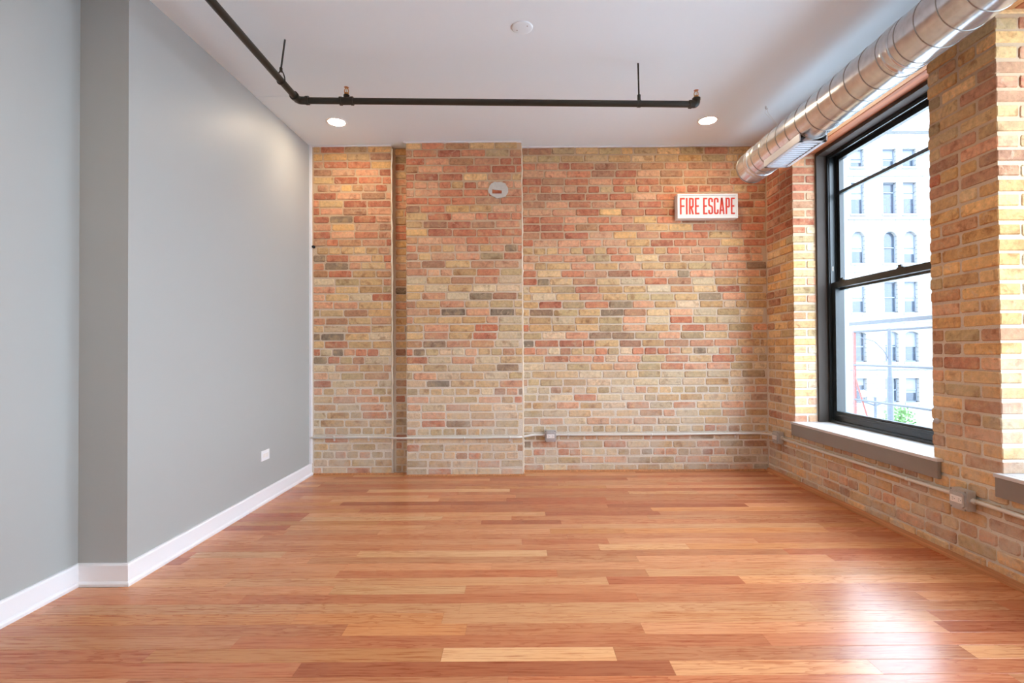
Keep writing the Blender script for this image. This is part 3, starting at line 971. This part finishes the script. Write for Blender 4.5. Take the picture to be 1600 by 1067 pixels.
# hangers
hx, hy = XE, 2.93
zt = ceil_z(-1.29, hy)
part(t, 'hanger_rod', M['pipe'], lambda m: m.tube([(-1.297, hy - .055, zt), (hx, hy, 2.705)], .0052, 8))
def fn(m):
    pts = []
    for k in range(21):
        an = math.radians(-90 + 18 * k)
        pts.append((hx + .0225 * math.cos(an) * (1 if math.sin(an) < .3 else 1 - .35 * (math.sin(an) - .3)), hy, 2.639 + (.0225 if math.sin(an) < 0 else .058) * math.sin(an)))
    m.tube(pts, .0035, 6)
    m.tube([(hx, hy, 2.69), (hx, hy, 2.712)], .009, 8)
part(t, 'ring_hanger', M['pipe'], fn)
hx2 = .772
part(t, 'hanger_rod', M['pipe'], lambda m: m.tube([(.768, PYY, ceil_z(.768, PYY)), (hx2, PYY, pz(hx2) + .03)], .0052, 8))
def fn(m):
    z = pz(hx2)
    m.tube([(hx2 - .01, PYY, z), (hx2 + .01, PYY, z)], .0222, 20)
    m.tube([(hx2, PYY, z + .018), (hx2, PYY, z + .055)], .0105, 10)
part(t, 'clamp_hanger', M['pipe'], fn)

# ------------------------------------------------------------------ recessed lamps and the cover plate
for (x, yv, lab) in ((-1.397, 3.992, 'lit round recessed lamp in the ceiling near the painted wall'), (1.526, 4.029, 'lit round recessed lamp in the ceiling near the duct'),
                     (-1.40, 1.1, 'added unseen recessed lamp beside the viewer on the painted wall side'), (1.45, 1.1, 'added unseen recessed lamp beside the viewer on the window side'),  # from here on unseen lamps, added for more warm light
                     (-1.40, -1.4, 'added unseen recessed lamp behind the viewer on the painted wall side'), (1.45, -1.4, 'added unseen recessed lamp behind the viewer on the window side'),
                     (-0.1, 0.2, 'added unseen fill lamp straight above the viewer'), (-0.1, -1.4, 'added unseen fill lamp behind the viewer in mid ceiling')):  # mid-ceiling pair added out of view to brighten the window wall
    zc = ceil_z(x, yv)
    if yv < 2.0: zc = ceil_z(x, 2.0)
    if x < 0 and yv > 3.5: zc -= .0025
    t = empty('recessed_light', (x, yv, zc - .004))
    tag(t, lab, 'ceiling light', 'recessed ceiling lamps')
    part(t, 'trim_ring', M['white'], lambda m: m.lathe([(.062, -.001), (.066, -.004), (.078, -.0035), (.082, -.001), (.082, .004)], (x, yv, zc - .001), 'z', 32))
    part(t, 'lens', M['lens'], lambda m: m.lathe([(.001, -.003), (.064, -.003), (.064, .003)], (x, yv, zc - .0005), 'z', 32))
x, yv = .043, 2.774; zc = ceil_z(x, yv)
t = empty('ceiling_cover_plate', (x, yv, zc - .005))
tag(t, 'round white blank cover plate on the ceiling with two screws', 'cover plate')
part(t, 'plate', M['ceil'], lambda m: m.lathe([(.001, -.006), (.052, -.006), (.057, -.004), (.058, .002)], (x, yv, zc - .001), 'z', 40))
for s in (-1, 1):
    part(t, 'screw', M['boxmetal'], lambda m: m.lathe([(.0005, -.0085), (.003, -.008), (.004, -.006)], (x + s * .028, yv - s * .018, zc - .001), 'z', 8))

# ------------------------------------------------------------------ conduit and outlet boxes
def conduit(label, pts, straps, rad=.03):
    p0 = pts[len(pts) // 2]
    t = empty('conduit', p0)
    tag(t, label, 'conduit', 'metal conduit runs')
    part(t, 'tube', M['emt'], lambda m: m.tube(arc_path(pts, rad, 5), .0105, 12))
    for (c, ax, wall) in straps:
        def fn(m):
            x, yv, z = c
            if ax == 'x':
                m.lathe([(.0104, -.008), (.0128, -.008), (.0128, .008), (.0104, .008)], (x, yv, z), 'x', 12)
                m.box(x - .008, x + .008, wall - .003, wall, z - .036, z - .006); m.box(x - .008, x + .008, yv, wall, z - .0125, z - .0095)
            else:
                m.lathe([(.0104, -.008), (.0128, -.008), (.0128, .008), (.0104, .008)], (x, yv, z), 'y', 12)
                m.box(wall - .003, wall, yv - .008, yv + .008, z - .036, z - .006); m.box(x, wall, yv - .008, yv + .008, z - .0125, z - .0095)
        part(t, 'strap', M['emt'], fn)
    return t
YF0, YFL, YFC = D0 - .024, DL - .024, DC - .024
ZC = .33
conduit('metal conduit from the painted wall across the pier to the first outlet box', [(XL + .012, YFL, ZC), (-1.2, YFL, ZC - .003), (-.99, YFC, ZC), (.02, YFC, ZC + .002), (.14, YF0, ZC), (.256, YF0, ZC)],
        [((-1.6, YFL, ZC), 'x', DL - .008), ((-1.3, YFL, ZC - .002), 'x', DL - .008), ((-.45, YFC, ZC), 'x', DC - .008), ((-.06, YFC, ZC + .002), 'x', DC - .008)])
conduit('metal conduit along the brick wall from the first box to the corner', [(.342, YF0, ZC), (1.2, YF0, ZC - .002), (2.16, YF0, ZC + .004), (XR - .022, 4.46, ZC + .006), (XR - .022, 4.39, ZC + .006)],
        [((.46, YF0, ZC), 'x', D0 - .008), ((1.2, YF0, ZC - .002), 'x', D0 - .008), ((1.95, YF0, ZC + .003), 'x', D0 - .008)])
conduit('metal conduit under the long sill between the corner box and the pier box', [(XR - .022, 4.29, ZC - .002), (XR - .022, 3.4, ZC + .002), (XR - .022, 2.60, ZC + .004)],
        [((XR - .022, 4.1, ZC - .001), 'y', XR - .008), ((XR - .022, 3.75, ZC), 'y', XR - .008), ((XR - .022, 2.93, ZC + .003), 'y', XR - .008)])
conduit('metal conduit leaving the pier box toward the right edge', [(XR - .022, 2.50, ZC), (XR - .022, 2.2, ZC), (XR - .022, 1.2, ZC), (XR - .022, .4, ZC)],
        [((XR - .022, 1.8, ZC), 'y', XR - .008)])
def outlet_box(label, c, face):
    """c centre on the wall face; face 'y' -> facing -y, 'x' -> facing -x"""
    t = empty('outlet_box', c)
    tag(t, label, 'outlet box', 'metal outlet boxes on the conduit')
    W, H, D = .098, .1, .05
    def place(m2, fnc):
        loc = MB((0, 0, 0)); fnc(loc)
        q = []
        for v in loc.v:
            x, d, z = v                     # d = distance out of the wall
            q.append((c[0] + x, c[1] - d, c[2] + z) if face == 'y' else (c[0] - d, c[1] - x, c[2] + z))
        m2.add(q, loc.f)
        m2.sm[-len(loc.f):] = loc.sm
    P = lambda name, mat, f, par=None: part(par or t, name, mat, lambda m: place(m, f), t)
    P('body', M['boxmetal'], lambda m: m.bbox(-W / 2, W / 2, 0.006, D, -H / 2, H / 2, .006))
    def cov(m):
        k = .012; w, h = W / 2 + .001, H / 2 + .001
        pr = [(-w + k, -h), (w - k, -h), (w, -h + k), (w, h - k), (w - k, h), (-w + k, h), (-w, h - k), (-w, -h + k)]
        m.prism(pr, 'y', D, D + .003)
        w2, h2 = w - .009, h - .014
        m.prism([(x * w2 / w, z * h2 / h) for x, z in pr], 'y', D + .003, D + .012)
    cv = P('cover', M['boxmetal'], cov)
    for sx_, sz_ in ((-1, 1), (1, 1), (-1, -1), (1, -1)):
        P('screw', M['seam'], lambda m: m.lathe([(.0005, D + .0065), (.004, D + .006), (.005, D + .003)], (sx_ * .041, 0, sz_ * .044), 'y', 8), cv)
    rc = P('receptacle', M['recept'], lambda m: m.bbox(-.034, .034, D + .011, D + .015, -.0165, .0165, .002))
    for q in (-.018, .018):
        P('slot', M['slot'], lambda m: (m.box(q - .005, q + .004, D + .0148, D + .0154, .004, .006), m.box(q - .005, q + .002, D + .0148, D + .0154, -.006, -.004), m.box(q + .008, q + .011, D + .0148, D + .0154, -.002, .002)), rc)
    P('hub', M['emt'], lambda m: m.tube([(-W / 2 - .014, .022, .003), (-W / 2 + .002, .022, .003)], .0145, 10))
    P('hub', M['emt'], lambda m: m.tube([(W / 2 - .002, .022, .003), (W / 2 + .014, .022, .003)], .0145, 10))
outlet_box('metal outlet box on the back brick wall beside the pier', (.299, D0 - .006, .325), 'y')
outlet_box('small metal outlet box in the corner left of the long sill', (XR - .006, 4.34, .335), 'x')
outlet_box('large looking metal outlet box on the near brick between two sills', (XR - .006, 2.55, .328), 'x')
# wall plate on the painted wall
t = empty('wall_outlet', (XL, 3.695, .337))
tag(t, 'white duplex outlet plate low on the painted wall', 'outlet')
part(t, 'plate', M['white'], lambda m: m.bbox(XL, XL + .006, 3.695 - .058, 3.695 + .058, .337 - .036, .337 + .036, .002))
for q in (-.02, .02):
    part(t, 'receptacle', M['recept'], lambda m: m.bbox(XL + .005, XL + .0085, 3.695 + q - .017, 3.695 + q + .017, .337 - .0145, .337 + .0145, .003))

# ------------------------------------------------------------------ outside: fire escape rails, street, facade
XOUT = 3.6
t = empty('fire_escape_railing', (XOUT, 4.5, -.15))
tag(t, 'iron fire escape railing outside the far window', 'railing')
for z, w in ((1.262, .011), (.911, .011), (.546, .011)):
    part(t, 'rail', M['iron'], lambda m: m.tube([(XOUT, 1.2, z), (XOUT, 5.46, z)], w, 8))
part(t, 'upper_bar', M['iron'], lambda m: m.box(XOUT - .02, XOUT + .02, 1.2, 5.75, 1.33, 1.365))
part(t, 'post', M['primer'], lambda m: m.box(XOUT - .008, XOUT + .008, 5.435, 5.465, -.15, 1.275))
part(t, 'brace', M['primer'], lambda m: m.tube([(XOUT, 5.45, .80), (XOUT, 5.20, .25), (XOUT, 5.03, -.14)], .009, 8))
part(t, 'post', M['iron'], lambda m: m.box(XOUT - .018, XOUT + .018, 1.2, 1.236, -.15, 1.37))
def fn(m):
    m.box(XO + .06, XOUT + .03, 1.15, 5.5, -.19, -.15)
part(t, 'landing', M['iron'], fn)
GZ = -5.1
def fn(m): m.box(-60, 120, -80, 140, GZ - .3, GZ)
tag(solo('street', M['asphalt'], fn), 'pale asphalt street far below the window', 'street', kind='structure')
def fn(m): m.box(24, 60, 38, 47.9, GZ, GZ + .15)
tag(solo('pavement', M['pave'], fn), 'concrete pavement in front of the stone building', 'pavement', kind='structure')

t = empty('stone_building', (36, 48.5, GZ))
tag(t, 'pale limestone office building across the street with arched windows', 'building')
FY = 48.0
ROWS = [(-3.85, -1.6, 'sash'), (-.05, 2.8, 'seg'), (4.55, 7.45, 'sash'), (9.2, 12.2, 'arch'), (13.85, 16.8, 'transom'), (18.3, 20.0, 'sash')]
COLS = []
for k in range(-2, 3):
    for c in (35.24, 37.12): COLS.append(c + 4.9 * k)
COLS = [c for c in COLS if 25.5 < c < 46.8]
WH = .63
FX0, FX1 = 24.0, 48.5
def fn(m):
    zs = [GZ] + [v for a, b, _ in ROWS for v in (a, b)] + [22.0]
    for i in range(0, len(zs), 2): m.box(FX0, FX1, FY, FY + .5, zs[i], zs[i + 1])
    for a, b, kind in ROWS:
        ed = [FX0] + [v for c in COLS for v in (c - WH, c + WH)] + [FX1]
        for i in range(0, len(ed), 2): m.box(ed[i], ed[i + 1], FY, FY + .5, a, b)
        if kind in ('arch', 'seg'):
            rise = WH if kind == 'arch' else .22
            for c in COLS:
                n = 10
                rad = (WH * WH + rise * rise) / (2 * rise); cz = b - rad
                pts = []
                a0 = math.asin(min(1, WH / rad))
                for q in range(n + 1):
                    an = -a0 + 2 * a0 * q / n
                    pts.append((c + rad * math.sin(an), cz + rad * math.cos(an)))
                for s in (0, 1):
                    h = pts[:n // 2 + 1] if s == 0 else pts[n // 2:]
                    corner = (c - WH, b) if s == 0 else (c + WH, b)
                    m.prism([corner] + (h[::-1] if s == 0 else h[::-1]), 'y', FY, FY + .45)
    m.box(FX0, FX1, FY + .5, FY + 12, GZ, 22.0)
part(t, 'facade', M['stone'], fn)
for z0, z1, d in ((13.3, 13.55, .18), (3.6, 3.8, .12), (-.75, -.5, .14), (8.35, 8.55, .12), (21.5, 22.1, .4), (17.4, 17.6, .12)):
    part(t, 'string_course', M['stonetrim'], lambda m: m.box(FX0 - .1, FX1 + .1, FY - d, FY + .02, z0, z1))
rr = random.Random(12)
for a, b, kind in ROWS:
    for c in COLS:
        def fr(m):
            w = .07
            m.box(c - WH, c - WH + w, FY + .28, FY + .36, a, b); m.box(c + WH - w, c + WH, FY + .28, FY + .36, a, b)
            m.box(c - WH, c + WH, FY + .28, FY + .36, a, a + .1); m.box(c - WH, c + WH, FY + .28, FY + .36, b - .08, b)
            zm = a + (b - a) * (.7 if kind == 'transom' else .5)
            m.box(c - WH, c + WH, FY + .28, FY + .36, zm - .05, zm + .05)
        wn = part(t, 'window', M['fframe'], fr)
        part(wn, 'pane', M['fglass'], lambda m: m.box(c - WH, c + WH, FY + .38, FY + .42, a, b), t)
        if rr.random() < .6:
            dz = (b - a) * rr.choice([.3, .45, .5, .62, .7])
            part(wn, 'blind', M['blind'], lambda m: m.box(c - WH + .06, c + WH - .06, FY + .362, FY + .375, b - dz, b - .02), t)
        part(wn, 'ledge', M['stonetrim'], lambda m: m.box(c - WH - .12, c + WH + .12, FY - .1, FY + .3, a - .18, a), t)

# street lamp, pole and a small tree
t = empty('utility_pole', (10.21, 14.0, GZ))
tag(t, 'grey steel street pole with a curved arm outside the window', 'pole')
part(t, 'shaft', M['polepaint'], lambda m: m.tube([(10.21, 14, GZ), (10.21, 14, .25), (10.21, 14, .38), (10.21, 14, 1.6)], [.085, .08, .055, .05], 12))
part(t, 'arm', M['polepaint'], lambda m: m.tube([(10.2, 14, .75), (10.05, 14, 1.05), (9.8, 14, 1.3), (9.4, 14, 1.42)], .012, 8))
part(t, 'cap', M['polepaint'], lambda m: m.lathe([(.001, .08), (.05, .05), (.07, 0), (.05, -.02)], (10.21, 14, 1.6), 'z', 12))
t = empty('street_lamp', (14.0, 20.0, GZ))
tag(t, 'ornamental street lamp with a cluster of small globes', 'street lamp')
part(t, 'post', M['polepaint'], lambda m: m.tube([(14, 20, GZ), (14, 20, GZ + .5), (14, 20, GZ + .6), (14, 20, -.75)], [.14, .12, .07, .05], 10))
part(t, 'crossarm', M['polepaint'], lambda m: (m.tube([(13.55, 20, -.95), (14, 20, -1.1), (14.45, 20, -.95)], .035, 8), m.tube([(13.55, 20, -.95), (13.55, 20, -.8)], .03, 8), m.tube([(14.45, 20, -.95), (14.45, 20, -.8)], .03, 8)))
for q in (13.55, 14.0, 14.45):
    part(t, 'globe', M['globe'], lambda m: m.lathe([(.001, -.14), (.09, -.11), (.14, 0), (.1, .1), (.001, .15)], (q, 20, -.64), 'z', 12))
t = empty('street_tree', (16.4, 22.0, GZ))
tag(t, 'small green street tree low in the window', 'tree')
part(t, 'trunk', M['bark'], lambda m: m.tube([(16.4, 22, GZ), (16.42, 22, GZ + 1.6), (16.4, 22.05, GZ + 2.8)], [.07, .05, .03], 8))
def fn(m):
    q = random.Random(3)
    for _ in range(700):
        d = Vector((q.gauss(0, 1), q.gauss(0, 1), q.gauss(0, 1))).normalized() * (q.random() ** .4)
        p = Vector((16.4 + d.x * .62, 22 + d.y * .62, GZ + 3.1 + d.z * .75))
        a = Vector((q.gauss(0, 1), q.gauss(0, 1), q.gauss(0, 1))).normalized() * .07
        b = a.cross(Vector((q.gauss(0, 1), q.gauss(0, 1), q.gauss(0, 1)))).normalized() * .05
        m.add([p - a, p + b, p + a, p - b], [(0, 1, 2, 3)])
part(t, 'foliage', M['leaf'], fn)
